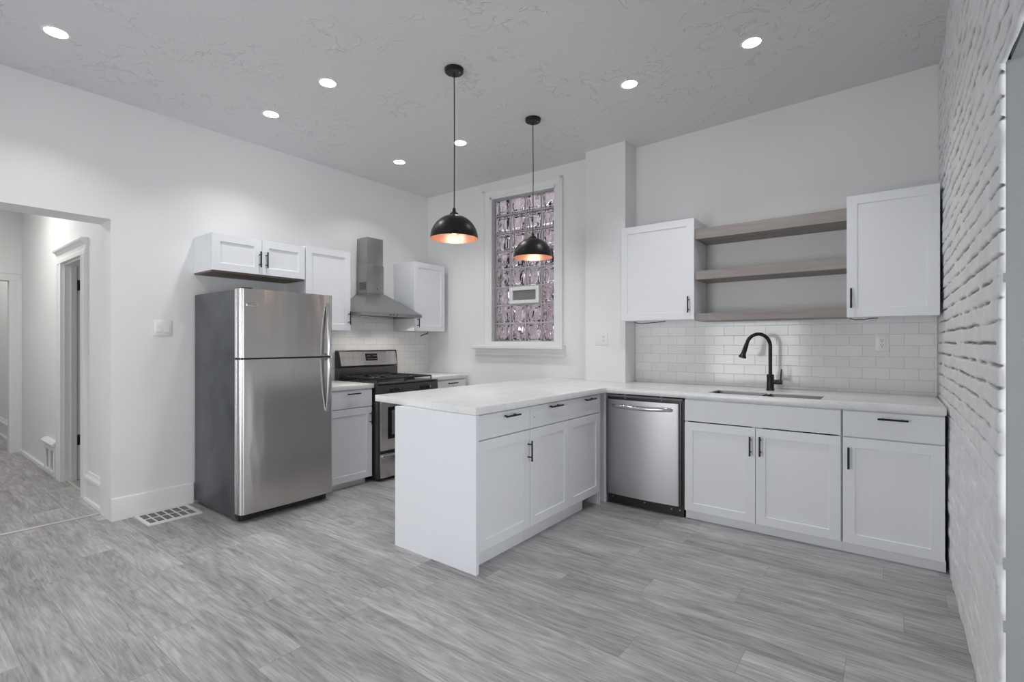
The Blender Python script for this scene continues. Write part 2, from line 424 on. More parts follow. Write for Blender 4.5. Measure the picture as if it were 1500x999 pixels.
# hall beyond the opening
HY = 1.053
hu = [-7.75, -5.80, -5.12, -4.497]; hz = [0, 1.925, 2.75]
struct(MB().slab(hu, hz, lambda i, j: not (i == 1 and j == 0), HY, HY + 0.20, UZ).build('wall_hall', M['wall'], smooth=False))
struct(MB().box(-10.6, -4.497, -0.62, -0.45, 0, 2.75).build('wall_hall_left', M['wall'], smooth=False))
eu = [-0.45, 0.10, 0.965, 1.30]; 
struct(MB().slab(eu, [0, 1.92, 2.75], lambda i, j: not (i == 1 and j == 0), -7.95, -7.75, lambda u, v, w: (w, u, v)).build('wall_hall_end', M['wall'], smooth=False))
struct(MB().box(-10.6, -7.951, 1.095, 1.25, 0, 2.75).build('wall_far_room', M['wall'], smooth=False))
struct(MB().box(-10.6, -10.4, -0.45, 1.095, 0, 2.75).build('wall_far_room_end', M['wall'], smooth=False))
# closet behind the hall door
cb = MB(); cb.box(-6.9, -6.8, HY + .2, 2.4, 0, 2.75); cb.box(-6.8, -4.5, 2.3, 2.4, 0, 2.75)
struct(cb.build('wall_closet', M['wall'], smooth=False))
# unseen light added to brighten the hall; second one in the far room
area('hall_fill', (-6.0, 0.3, 2.72), (0, 0, 0), 0.5, 0.5, E_HALL, (1, 0.98, 0.95))
area('far_room_light', (-9.2, 0.3, 2.72), (0, 0, 0), 0.5, 0.5, E_HALL * 0.5, (1, 0.98, 0.95))

# ---- baseboards, thresholds, casings
struct(MB().prism([(0,0),(0.016,0),(0.016,0.135),(0.012,0.15),(0,0.156)], 1.0145, 1.516, lambda u, v, w: (XL + u, w, v)).build('baseboard_left', M['trim']))
prof = [(0,0),(0.03,0),(0.027,0.018),(0.016,0.026),(0.016,0.165),(0.026,0.172),(0.024,0.188),(0.012,0.2),(0.008,0.222),(0,0.225)]
hb = MB()
for a, b_ in ((-5.02, -4.498), (-7.749, -6.44)): hb.prism(prof if a > -6 else [(0,0),(0.022,0),(0.02,0.03),(0,0.034)], a, b_, lambda u, v, w: (w, HY - u, v))
struct(hb.build('baseboard_hall', M['trim']))
struct(MB().prism(prof, -10.39, -7.96, lambda u, v, w: (w, 1.095 - u, v)).build('baseboard_far_room', M['trim']))
struct(MB().box(-4.512, -4.480, -0.44, 1.012, 0.0005, 0.006, 0.002).build('trim_1', M['strip']))
struct(MB().box(-5.79, -5.13, HY + 0.015, HY + 0.035, 0.0005, 0.006, 0.002).build('trim_2', M['strip']))
# hall door casing with moulded head
dc = MB()
cp = [(0,0),(0.022,0),(0.026,0.012),(0.026,0.03),(0.018,0.04),(0.018,0.09),(0.03,0.10),(0.03,0.125),(0,0.125)]
dc.prism(cp, 0, 1.925, lambda u, v, w: (-5.80 - v + 0.0, HY - u, w))
dc.prism(cp, 0, 1.925, lambda u, v, w: (-5.12 + v, HY - u, w))
hp = [(0,1.9255),(0.026,1.9255),(0.026,1.955),(0.018,1.965),(0.020,2.0),(0.030,2.008),(0.034,2.02),(0.05,2.028),(0.055,2.04),(0.042,2.052),(0,2.056)]
dc.prism(hp, -5.94, -4.985, lambda u, v, w: (w, HY - u, v))
struct(dc.build('trim_3', M['trim']))
jb = MB()
jb.box(-5.799, -5.78, HY + 0.002, HY + 0.198, 0, 1.91); jb.box(-5.14, -5.121, HY + 0.002, HY + 0.198, 0, 1.91); jb.box(-5.799, -5.121, HY + 0.002, HY + 0.198, 1.9105, 1.924)
jb.box(-5.78, -5.765, HY + 0.045, HY + 0.083, 0, 1.91); jb.box(-5.155, -5.14, HY + 0.045, HY + 0.083, 0, 1.91)
struct(jb.build('trim_4', M['trim'], smooth=False))
ec = MB()
ec.prism([(0,0),(0.02,0),(0.024,0.01),(0.02,0.03),(0.02,0.07),(0.028,0.08),(0.028,0.1),(0,0.1)], 0, 1.9145, lambda u, v, w: (-7.75 + u, 0.952 + v, w))
ec.prism([(0,0),(0.02,0),(0.024,0.01),(0.02,0.03),(0.02,0.07),(0.028,0.08),(0.028,0.1),(0,0.1)], 0, 1.0515, lambda u, v, w: (-7.75 + u, w, 1.915 + v))
struct(ec.build('trim_5', M['trim']))
# open hall door: leaf swung back into the closet, two black hinges
d1 = bpy.data.objects.new('door_1', None); COL.objects.link(d1); d1.location = (-5.775, HY + 0.205, 0); d1['kind'] = 'structure'
dl = MB(); dl.box(-0.003, 0.037, 0.012, 0.66, 0.012, 1.90, 0.002); dl.build('door_leaf', M['door'], d1)
for z in (0.356, 1.741):
    h = MB(); h.box(-0.0045, -0.001, -0.116, -0.068, z - 0.047, z + 0.047, 0.001); h.cyl((0.002, -0.064, z - 0.05), (0.002, -0.064, z + 0.05), 0.007)
    h.build('hinge', M['black'], d1)

# ---- right wall: painted brick up to a plastered opening
def vnoise(a, b, seed):
    rs = np.random.RandomState(seed); L = rs.rand(257, 257)
    i = np.floor(a).astype(int); j = np.floor(b).astype(int); f = a - i; g = b - j
    f = f * f * (3 - 2 * f); g = g * g * (3 - 2 * g); i %= 256; j %= 256
    return (L[i, j] * (1 - f) * (1 - g) + L[i + 1, j] * f * (1 - g) + L[i, j + 1] * (1 - f) * g + L[i + 1, j + 1] * f * g)
XB = 0.247
def brick_face(name, y0, y1, z0, z1, parent, step=0.0085, rough_edge='lo', edge='y'):
    CH, BL = 0.0645, 0.205
    ny = max(2, int((y1 - y0) / step)); yv = np.linspace(y0, y1, ny)
    zv = []; k = math.floor(z0 / CH)
    while k * CH < z1:
        for o in (0.0, 0.0035, 0.0075, 0.016, 0.032, 0.048, 0.0565, 0.061):
            z = k * CH + o
            if z0 - 1e-6 <= z <= z1: zv.append(z)
        k += 1
    zv = np.array([z0] + [z for z in zv if z > z0 + 0.002] + [z1]); nz = len(zv)
    Yg, Zg = np.meshgrid(yv, zv, indexing='ij')
    kc = np.round(Zg / CH)                                  # nearest bed joint
    crs = np.floor(Zg / CH)
    dj = np.abs(Zg - kc * CH)
    rs = np.random.RandomState(3); joff = rs.rand(400); 
    yy = Yg / BL + 0.5 * (crs % 2) + 0.2 * joff[crs.astype(int)]
    bi = np.floor(yy); fb = yy - bi; dv = np.minimum(fb, 1 - fb) * BL
    rnd = vnoise(bi * 7.31 + 0.5, crs * 3.77 + 0.5, 11)
    depth_mod = np.clip(vnoise(Yg * 13, kc * 5.37, 5) * 2.0 - 0.15, 0, 1) * np.clip(0.25 + (Zg - 0.80) / 0.35, 0.16, 1)
    g = np.clip(1 - dj / (0.0064 + 0.0035 * np.clip((Zg - 1.6) / 0.6, 0, 1)), 0, 1) ** 0.7 * depth_mod
    gv = np.clip(1 - dv / 0.010, 0, 1) * 0.35 * np.clip(vnoise(bi * 3.3, crs * 9.1, 8) * 1.6 - 0.4, 0, 1)
    h = 0.0035 * (vnoise(Yg * 14, Zg * 16, 21) - 0.5) + 0.004 * (vnoise(Yg * 40, Zg * 45, 22) - 0.5) + 0.007 * (rnd - 0.5) * np.clip(dj / 0.012, 0, 1) \
        + 0.010 * (vnoise(Yg * 2.1, Zg * 2.3, 23) - 0.5) - 0.013 * np.maximum(g, gv)
    Xg = XB - h
    zsh = 0.007 * (vnoise(Yg * 7, kc * 2.7, 31) - 0.5); Zs = Zg + np.where((Zg > z0 + 0.003) & (Zg < z1 - 0.003), zsh, 0)
    Ys = Yg.copy()
    if rough_edge == 'lo':                                 # broken plaster edge on the side of the opening
        f = np.clip(1 - (Yg - y0) / 0.03, 0, 1)
        Ys += f * 0.034 * (vnoise(Zg * 17, Zg * 0 + 0.3, 41) - 0.4)
    if rough_edge == 'bottom':
        f = np.clip(1 - (Zg - z0) / 0.03, 0, 1)
        Zs += f * 0.020 * (vnoise(Yg * 17, Yg * 0 + 0.3, 42) - 0.4)
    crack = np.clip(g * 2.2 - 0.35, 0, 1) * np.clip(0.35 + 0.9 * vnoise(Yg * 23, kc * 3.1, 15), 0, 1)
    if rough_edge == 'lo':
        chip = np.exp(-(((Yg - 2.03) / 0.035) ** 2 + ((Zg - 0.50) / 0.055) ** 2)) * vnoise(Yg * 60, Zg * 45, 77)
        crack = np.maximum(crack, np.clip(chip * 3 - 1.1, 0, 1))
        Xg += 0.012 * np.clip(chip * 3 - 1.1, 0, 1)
    co = np.stack([Xg, Ys, Zs], -1).reshape(-1, 3)
    ii, jj = np.meshgrid(np.arange(ny - 1), np.arange(nz - 1), indexing='ij')
    a = (ii * nz + jj).ravel(); q = np.stack([a, a + 1, a + nz + 1, a + nz], 1)
    # return strip that closes the broken edge back into the wall
    base = len(co)
    if rough_edge == 'lo': edge_i = np.arange(nz)
    else: edge_i = np.arange(ny) * nz
    back = co[edge_i].copy(); back[:, 0] = XB + 0.017
    if rough_edge == 'lo': back[:, 1] = np.maximum(back[:, 1], y0 + 0.012)
    else: back[:, 2] += 0.004
    e = len(edge_i); s = np.arange(e - 1)
    q2 = np.stack([edge_i[:-1], base + s, base + s + 1, edge_i[1:]], 1)
    if rough_edge != 'lo': q2 = q2[:, ::-1]
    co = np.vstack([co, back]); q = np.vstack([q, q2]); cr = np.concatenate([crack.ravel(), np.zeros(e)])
    me = bpy.data.meshes.new(name)
    me.vertices.add(len(co)); me.vertices.foreach_set('co', co.ravel())
    me.loops.add(q.size); me.loops.foreach_set('vertex_index', q.ravel().astype(np.int32))
    me.polygons.add(len(q)); me.polygons.foreach_set('loop_start', np.arange(0, q.size, 4, dtype=np.int32))
    me.update(calc_edges=True); me.validate()
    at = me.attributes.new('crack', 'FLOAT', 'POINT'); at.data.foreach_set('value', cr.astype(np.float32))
    me.polygons.foreach_set('use_smooth', np.ones(len(me.polygons), dtype=bool))
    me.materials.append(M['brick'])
    o = bpy.data.objects.new(name, me); COL.objects.link(o); o.parent = parent
    return o
core = MB(); core.box(XB + 0.028, 0.62, 2.06, 4.16, 0, 3.1); core.box(XB + 0.012, 0.62, 1.990, 2.06, 0, 2.0378); core.box(XB + 0.028, 0.62, -1.7, 1.992, 2.038, 3.1)
wr = struct(core.build('wall_right', M['plaster'], smooth=False))
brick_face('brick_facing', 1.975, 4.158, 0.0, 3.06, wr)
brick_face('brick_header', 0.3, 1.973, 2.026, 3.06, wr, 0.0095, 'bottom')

# ---- backsplash tile
bs = MB().box(0, 2.04, -0.008, 0, 0.883, 1.44).build('trim_6', M['tile'], smooth=False); bs.location = (-1.801, 4.1595, 0); struct(bs)
b2 = MB().slab([0, 0.43, 1.20, 1.70], [0.83, 1.345, 1.50], lambda i, j: j == 0 or i == 1, -0.008, 0, UZ).build('trim_7', M['tile'], smooth=False)
b2.location = (XL + 0.0005, 2.24, 0); b2.rotation_euler = (0, 0, R90); struct(b2)

# ---- glass block window
win = bpy.data.objects.new('window_1', None); COL.objects.link(win); win.location = (XL, 3.94, 0); win.rotation_euler = (0, 0, WA); win['kind'] = 'structure'
fr = MB()
gx0, gx1, gz0, gz1 = 0.912, 1.654, 1.240, 2.736
cx0, cx1, czt = 0.804, 1.752, 2.836
def casing(mb, u0, u1, flip):   # stepped vertical casing between glass edge u0 and outer edge u1
    d = (u1 - u0); 
    poly = [(u0, 0.05), (u0, -0.012), (u0 + d * 0.22, -0.012), (u0 + d * 0.24, -0.018), (u0 + d * 0.72, -0.022), (u0 + d * 0.76, -0.032), (u1, -0.032), (u1, -0.0005), (u0 + d * 0.35, -0.0005), (u0 + d * 0.25, 0.05)]
    return poly
for a, b_ in ((gx0, cx0), (gx1, cx1)):
    fr.prism(casing(fr, a, b_, 0), 1.2005, czt - 0.004, XYZ)
poly = casing(fr, gz1, czt, 0)
fr.prism(poly, cx0 + 0.001, cx1 - 0.001, lambda u, v, w: (w, v, u))
fr.prism([(1.2005, 0.05), (1.2005, -0.012), (1.24, -0.012), (1.24, 0.05)], gx0, gx1, lambda u, v, w: (w, v, u))
fr.build('window_frame', M['trim'], win)
sl = MB(); sl.prism([(1.163, -0.0005), (1.163, -0.075), (1.170, -0.083), (1.192, -0.083), (1.2, -0.075), (1.2, -0.0005)], 0.700, 1.778, lambda u, v, w: (w, v, u))
sl.prism([(1.095, -0.0005), (1.095, -0.03), (1.103, -0.036), (1.118, -0.036), (1.122, -0.024), (1.162, -0.024), (1.162, -0.0005)], 0.706, 1.772, lambda u, v, w: (w, v, u))
sl.build('window_sill', M['trim'], win)
bw = (gx1 - gx0) / 4; bh = 0.190
gb = MB(); gr = MB(); us = [gx0]; 
zr = [gz0 + i * bh for i in range(8)] + [gz1]
for i in range(4):
    for j in range(8):
        if j == 2 and i in (1, 2): continue
        m_ = 0.008
        x0, x1, z0, z1 = gx0 + i * bw + m_, gx0 + (i + 1) * bw - m_, zr[j] + m_, zr[j + 1] - m_
        gb.box(x0, x1, 0.055, 0.125, z0, z1, 0.012, 2)
gb.build('glass_blocks', M['glass'], win)
us = [gx0 - 0.025]; 
for i in range(4): us += [gx0 + i * bw + 0.0075, gx0 + (i + 1) * bw - 0.0075]
us.append(gx1 + 0.025)
vs = [gz0 - 0.022]
for j in range(8): vs += [zr[j] + 0.0075, zr[j + 1] - 0.0075]
vs.append(gz1 + 0.022)
def inc(i, j):
    if i % 2 == 0 or j % 2 == 0:
        if j in (4, 5, 6) and 2 < i < 6 and not (j in (4, 6)) : return False
        return True
    return False
gr.slab(us, vs, inc, 0.062, 0.118, UZ); gr.build('grout_grid', M['grout'], win, smooth=False)
vx0, vx1, vz0, vz1 = gx0 + bw + 0.0085, gx0 + 3 * bw - 0.0085, zr[2] + 0.0085, zr[3] - 0.0085
v = MB(); v.slab([vx0, vx0 + 0.038, vx1 - 0.038, vx1], [vz0, vz0 + 0.036, vz1 - 0.036, vz1], lambda i, j: not (i == 1 and j == 1), 0.030, 0.12, UZ, 0.003)
vf = v.build('vent_frame', M['plastic'], win)
MB().box(vx0 + 0.034, vx1 - 0.034, 0.05, 0.056, vz0 + 0.032, vz1 - 0.032).build('vent_screen', M['screen'], vf)
MB().box((vx0 + vx1) / 2 - 0.02, (vx0 + vx1) / 2 + 0.02, 0.018, 0.0295, vz0 + 0.006, vz0 + 0.020, 0.003).build('vent_latch', M['plastic'], vf)
struct(MB().box(-6.5, 0.5, 5.6, 5.8, -0.5, 3.6).build('wall_outside', M['outside'], smooth=False))

# ------------------------------------------------------------------ countertop, sink, faucet
TOP, BOT = 0.884, 0.843
xs = [-2.69, -2.187, -1.800, -1.728, -1.000, -0.335, 0.236]; yv = [1.942, 3.437, 3.507, 3.805, 3.9485, 4.05, 4.150]
def inct(i, j):
    x = (xs[i] + xs[i + 1]) / 2; y = (yv[j] + yv[j + 1]) / 2
    if y < 3.437: return x < -1.728
    if -1.0 < x < -0.335 and 3.507 < y < 3.805: return False
    if x < -2.187: return y < 4.05
    if x < -1.800: return y < 3.9485
    return True
def skew(u, v, w):
    if abs(v - 1.942) < 1e-6: v = 1.942 + 0.088 * (-1.728 - u) / 0.962
    if u <= -2.187 and abs(v - 4.05) < 1e-6: v = 3.936 + 0.078 * (u - XL)
    return (u, v, w)
ct = MB().slab(xs, yv, inct, BOT, TOP, skew, 0.003).build('countertop', M['quartz'])
tag(ct, 'L-shaped white quartz countertop running over the peninsula and round to the sink', 'countertop')
sk = thing('kitchen_sink', 'stainless undermount double-bowl sink below the black faucet', 'sink', (-0.6675, 3.656, 0.665))
def bowl(x0, x1):
    m = MB(); y0, y1, zt, zb, w = -0.144, 0.144, 0.209, 0.0, 0.004
    def ring(i, z): return [m.bm.verts.new(p) for p in ((x0+i, y0+i, z), (x1-i, y0+i, z), (x1-i, y1-i, z), (x0+i, y1-i, z))]
    Rg = [ring(-0.003, zt), ring(0, zt), ring(0.003, zt - 0.02), ring(0.010, zb + 0.02), ring(0.024, zb + 0.005), ring(0.024, zb), ring(0.005, zb + 0.016), ring(-0.001, zt - 0.02), ring(-0.003, zt - 0.004)]
    for A, B in zip(Rg[:4], Rg[1:5]):
        for k in range(4): m.bm.faces.new((A[k], A[(k+1) % 4], B[(k+1) % 4], B[k]))
    m.bm.faces.new(Rg[4])
    for A, B in zip(Rg[5:8], Rg[6:9]):
        for k in range(4): m.bm.faces.new((A[k], A[(k+1) % 4], B[(k+1) % 4], B[k]))
    m.bm.faces.new(Rg[5])
    for k in range(4): m.bm.faces.new((Rg[0][k], Rg[0][(k+1) % 4], Rg[8][(k+1) % 4], Rg[8][k]))
    return m
bl = bowl(-0.328, -0.013).build('bowl', M['sinksteel'], sk); bl2 = bowl(0.013, 0.328).build('bowl', M['sinksteel'], sk)
for p, x in ((bl, -0.17), (bl2, 0.17)):
    MB().lathe([(0.0, 0.002), (0.012, 0.002), (0.016, 0.006), (0.03, 0.006), (0.034, 0.0)], (x, 0, 0.0053), 24).build('drain', M['chrome'], p)

fc = thing('kitchen_faucet', 'matte black gooseneck pull-down faucet behind the sink', 'faucet', (-0.684, 3.95, TOP))
MB().lathe([(0, 0), (0.027, 0), (0.027, 0.006), (0.024, 0.01), (0.024, 0.112), (0.0225, 0.115), (0, 0.115)], seg=28).build('body', M['black'], fc)
dx, dy = -0.76, -0.65
R_ = 0.088; pts = [(0, 0, 0.1155), (0, 0, 0.2), (0, 0, 0.30)]
zc = 0.405 - R_ * 1.02
for k in range(0, 17):
    a = PI * k / 16 * 0.92
    r = R_ - R_ * math.cos(a); pts.append((dx * r, dy * r, zc + R_ * math.sin(a) * 1.02))
pts = [p for p in pts if True]; pts[2] = (0, 0, zc - 0.02)
MB().tube(pts, 0.0125, 16).build('spout', M['black'], fc)
ex, ey, ez = pts[-1]; dr = (Vector(pts[-1]) - Vector(pts[-2])).normalized()
q = Vector(pts[-1]); hd = [q + dr * s for s in (0.0, 0.03, 0.075, 0.088, 0.098, 0.108)]
MB().tube(hd, 0.016, 18, rad=[0.0135, 0.0155, 0.0165, 0.020, 0.026, 0.024]).build('spray_head', M['black'], fc)
lv = MB(); lv.tube([(0.022, 0, 0.062), (0.075, -0.004, 0.062)], 0.017, 16); lv.tube([(0.066, -0.004, 0.07), (0.068, -0.004, 0.10), (0.072, -0.004, 0.155)], 0.005, 10)
lv.build('lever', M['black'], fc)

# ------------------------------------------------------------------ cabinets
def pull(parent, x, y, z, L, vert):
    """black bar pull, bar standing 3 cm off the face at y (front faces -y), centred on x, z"""
    m = MB(); h = L / 2
    if vert:
        m.cyl((x, y - 0.032, z - h), (x, y - 0.032, z + h), 0.0056, 10)
        for s in (-1, 1): m.cyl((x, y - 0.032, z + s * h * 0.62), (x, y, z + s * h * 0.62), 0.0045, 8)
    else:
        m.cyl((x - h, y - 0.032, z), (x + h, y - 0.032, z), 0.0056, 10)
        for s in (-1, 1): m.cyl((x + s * h * 0.62, y - 0.032, z), (x + s * h * 0.62, y, z), 0.0045, 8)
    return m.build('handle', M['black'], parent)
def door(p, x0, x1, z0, z1, handle=None, L=0.125):
    d = MB().shaker(x0, x1, z0, z1).build('door', M['cab'], p, smooth=False)
    if handle: pull(d, handle[0], -0.02, handle[1], L, True)
    return d
def drawer(p, x0, x1, z0, z1, handles=(), L=0.13, name='drawer'):
    d = MB().box(x0, x1, -0.02, 0, z0, z1, 0.0012, 1).build(name, M['cab'], p, smooth=False)
    for hx in handles: pull(d, hx, -0.02, (z0 + z1) / 2 + 0.04, L, False)
    return d
def carcass(p, w, depth, z0, z1, hollow=False, name='body'):
    m = MB()
    if not hollow: m.box(0.001, w - 0.001, 0.0005, depth, z0, z1)
    else:
        m.box(0.001, 0.018, 0.0005, depth, z0, z1); m.box(w - 0.018, w - 0.001, 0.0005, depth, z0, z1); m.box(0.018, w - 0.018, 0.0005, depth, z0, z0 + 0.018)
        m.box(0.018, w - 0.018, 0.0005, 0.02, z0 + 0.018, z0 + 0.06); m.box(0.018, w - 0.018, 0.0005, 0.012, z1 - 0.14, z1)
        m.box(w / 2 - 0.03, w / 2 + 0.03, 0.0005, 0.02, z0 + 0.05, z1 - 0.13); m.box(0.018, w - 0.018, depth - 0.012, depth, z0 + 0.018, z1 - 0.3)
    return m.build(name, M['cab'], p, smooth=False)
def toe(p, x0, x1, z1, y0=0.03, y1=0.05):
    return MB().box(x0, x1, y0, y1, 0.0, z1).build('toe_kick', M['cab'], p, smooth=False)

# peninsula (fronts face +x)
pa = thing('base_cabinet', 'white shaker base cabinet with one drawer at the near end of the peninsula', 'cabinet', (-1.770, 1.969, 0), R90)
MB().box(-0.024, -0.0015, -0.042, 0.613, 0, 0.842).build('end_panel', M['cab'], pa, smooth=False)
carcass(pa, 0.496, 0.60, 0.09, 0.8425); toe(pa, 0.0, 0.495, 0.09)
drawer(pa, 0.024, 0.4945, 0.701, 0.834, ()); pull(pa.children[-1], 0.292, -0.02, 0.808, 0.135, False)
door(pa, 0.024, 0.4945, 0.096, 0.694, (0.4745, 0.571))
pb = thing('base_cabinet', 'wide white base cabinet with one long drawer and two doors, far end of the peninsula', 'cabinet', (-1.770, 2.466, 0), R90)
carcass(pb, 0.925, 0.60, 0.09, 0.8425); toe(pb, 0.0, 0.735, 0.09)
dd = drawer(pb, 0.0015, 0.915, 0.701, 0.834, ())
pull(dd, 0.268, -0.02, 0.815, 0.145, False); pull(dd, 0.728, -0.02, 0.816, 0.145, False)
MB().cyl((0.047, -0.0203, 0.765), (0.047, -0.0195, 0.765), 0.004, 10).build('screw_hole', M['dark'], dd)
door(pb, 0.0015, 0.464, 0.096, 0.694); door(pb, 0.467, 0.915, 0.096, 0.694)
ft = MB(); ft.box(0.917, 0.924, -0.0195, -0.0005, 0.0, 0.842); ft.box(0.908, 0.924, 0.001, 0.08, 0.0, 0.0895)
ft.build('filler_strip', M['cab'], pb, smooth=False)
pv = MB(); pv.box(0.80, 0.90, 0.10, 0.12, 0.0, 0.085); pv.build('pipe_cover', M['grille'], pb, smooth=False)

# sink run (fronts face -y)
cf = MB(); cf.box(0, 0.030, 0, 0.02, 0, 0.8425); cf.box(-0.02, 0, 0.0, 0.018, 0, 0.8425)
o = cf.build('corner_filler', M['cab'], smooth=False); o.location = (-1.769, 3.461, 0); tag(o, 'narrow white filler post in the corner left of the dishwasher', 'cabinet filler')
ps = thing('base_cabinet', 'wide white two-door base cabinet with a plain false front under the sink', 'cabinet', (-1.138, 3.48, 0))
W1 = 0.914
carcass(ps, W1, 0.64, 0.06, 0.842, True); toe(ps, 0.0, W1, 0.06, 0.02, 0.04)
drawer(ps, 0.002, W1 - 0.005, 0.686, 0.832, (), name='false_front')
door(ps, 0.002, 0.4515, 0.064, 0.678, (0.425, 0.563)); door(ps, 0.4545, W1 - 0.005, 0.064, 0.678, (0.483, 0.569))
pr = thing('base_cabinet', 'white base cabinet with one drawer and one door beside the brick wall', 'cabinet', (-0.223, 3.48, 0))
W2 = 0.456
carcass(pr, W2, 0.64, 0.06, 0.842); toe(pr, 0.0, W2 + 0.004, 0.06, 0.02, 0.04)
dr_ = drawer(pr, 0.007, W2 - 0.002, 0.686, 0.832, ()); pull(dr_, 0.235, -0.02, 0.800, 0.135, False)
door(pr, 0.007, W2 - 0.002, 0.064, 0.678, (0.033, 0.562))

# left wall base cabinets (fronts face +x)
pl = thing('base_cabinet', 'white base cabinet with one drawer and one door between fridge and range', 'cabinet', (-3.640, 2.232, 0), R90)
carcass(pl, 0.470, 0.590, 0.05, 0.8275); toe(pl, 0.0, 0.43, 0.05, 0.03, 0.05)
drawer(pl, 0.003, 0.468, 0.674, 0.820, ()); pull(pl.children[-1], 0.268, -0.02, 0.795, 0.125, False)
door(pl, 0.003, 0.468, 0.055, 0.666, (0.445, 0.571), 0.115)
o = MB().box(-4.2345, -3.612, 2.225, 2.716, 0.828, 0.866, 0.003).build('countertop', M['quartz']); tag(o, 'short white quartz countertop between fridge and range', 'countertop')
p2 = thing('base_cabinet', 'white base cabinet with a drawer right of the range, mostly behind the peninsula', 'cabinet', (-3.640, 3.452, 0), R90)
carcass(p2, 0.452, 0.590, 0.09, 0.8475); toe(p2, 0.0, 0.452, 0.09, 0.04, 0.06)
drawer(p2, 0.003, 0.449, 0.70, 0.838, ()); pull(p2.children[-1], 0.237, -0.02, 0.808, 0.135, False)
door(p2, 0.003, 0.449, 0.096, 0.692, (0.035, 0.571))
o = MB().box(-4.2345, -3.612, 3.445, 3.93, 0.848, 0.887, 0.003).build('countertop', M['quartz']); tag(o, 'short white quartz countertop right of the range', 'countertop')

# wall cabinets
def wall_cab(label, loc, rz, w, h, depth, doors, under=None):
    t = thing('wall_cabinet', label, 'cabinet', loc, rz)
    m = MB(); m.box(0, w, 0.0005, depth, 0, h); m.build('body', M['cab'], t, smooth=False)
    for (x0, x1, hx, hz, L) in doors: door(t, x0, x1, 0.0, h, (hx, hz), L)
    return t
c1 = wall_cab('short white two-door wall cabinet above the refrigerator', (-3.934, 1.523, 1.760), R90, 0.720, 0.272, 0.3095,
              ((0.0, 0.3595, 0.338, 0.115, 0.123), (0.3625, 0.718, 0.391, 0.116, 0.123)))
MB().box(0.002, 0.718, 0.0, 0.306, -0.012, -0.0005).build('underside_panel', M['rawwood'], c1, smooth=False)
wall_cab('tall white wall cabinet left of the range hood', (-3.934, 2.250, 1.338), R90, 0.433, 0.712, 0.3095, ((0.0, 0.433, 0.412, 0.112, 0.118),))
wall_cab('tall white wall cabinet right of the range hood', (-3.934, 3.446, 1.352), R90, 0.438, 0.718, 0.3095, ((0.0, 0.438, 0.04, 0.088, 0.10),))
wall_cab('white wall cabinet between the column and the open shelves', (-1.789, 3.858, 1.408), 0, 0.600, 0.774, 0.3005, ((0.0, 0.600, 0.562, 0.112, 0.125),))
wall_cab('white wall cabinet against the painted brick wall', (-0.222, 3.858, 1.391), 0, 0.456, 0.777, 0.3005, ((0.0, 0.456, 0.025, 0.120, 0.126),))
for z0, z1, nm in ((1.394, 1.450, 'lowest'), (1.708, 1.776, 'middle'), (2.018, 2.098, 'topmost')):
    o = MB().box(-1.188, -0.2225, 3.856, 4.1585, z0, z1, 0.0015, 1).build('floating_shelf', M['shelf'], smooth=False)
    tag(o, nm + ' of the three taupe wood shelves above the sink', 'shelf', 'open wood shelves between the wall cabinets')

# under-cabinet wires
def wire(pts, label, r=0.004):
    o = MB().tube(pts, r, 8).build('cable', M['cable']); tag(o, label, 'cable')
wire([(-0.21, 3.90, 1.386), (-0.18, 3.905, 1.376), (-0.14, 3.91, 1.3745), (-0.10, 3.91, 1.383), (-0.06, 3.915, 1.3845)], 'dark loose wire under the wall cabinet by the brick wall', 0.003)
wire([(-1.70, 3.90, 1.403), (-1.68, 3.905, 1.390), (-1.63, 3.91, 1.385), (-1.57, 3.93, 1.3905), (-1.45, 3.95, 1.401)], 'loose wire under the wall cabinet beside the column', 0.004)
wire([(-3.99, 3.70, 1.3475), (-3.99, 3.70, 1.325), (-4.0, 3.66, 1.318), (-4.01, 3.62, 1.300)], 'dark wire end hanging under the wall cabinet right of the range hood', 0.006)

# ------------------------------------------------------------------ refrigerator
fg = thing('refrigerator', 'stainless top-freezer refrigerator with dark grey sides', 'refrigerator', (-3.551, 1.520, 0), R90)
FW = 0.695
MB().box(0.002, FW - 0.002, 0.0, 0.672, 0.022, 1.592, 0.006).build('cabinet', M['sidegrey'], fg)
def fdoor(z0, z1):
    m = MB(); P = [(0.0, -0.004), (0.0, -0.062)]
    for k in range(1, 7): a = PI / 2 * k / 6; P.append((0.028 - 0.028 * math.cos(a), -0.062 - 0.026 * math.sin(a)))
    for k in range(1, 12): s = k / 12; P.append((0.028 + (FW - 0.048) * s, -0.088 - 0.010 * 4 * s * (1 - s)))
    for k in range(0, 7): a = PI / 2 * k / 6; P.append((FW - 0.020 + 0.020 * math.sin(a), -0.068 - 0.020 * math.cos(a)))
    P.append((FW, -0.004))
    m.prism(P, z0, z1, XYZ); return m
def trims(parent, z0, z1):
    m = MB()
    for x, y in ((0.0, -0.030), (0.004, -0.0715), (0.016, -0.083)): m.cyl((x, y, z0 + 0.002), (x, y, z1 - 0.002), 0.0045, 18)
    m.build('edge_ribs', M['handle'], parent)
fz = fdoor(1.124, 1.595).build('freezer_door', M['steel'], fg); trims(fz, 1.124, 1.595)
fd = fdoor(0.062, 1.112).build('fridge_door', M['steel'], fg); trims(fd, 0.062, 1.112)
MB().box(0.012, FW - 0.012, -0.075, -0.006, 1.1125, 1.1235).build('door_gasket', M['blackp'], fg, smooth=False)
gk = MB(); gk.box(0.006, FW - 0.006, -0.0038, -0.0002, 0.064, 1.11); gk.box(0.006, FW - 0.006, -0.0038, -0.0002, 1.126, 1.592)
gk.build('seal', M['blackp'], fg, smooth=False)
hx = 0.640
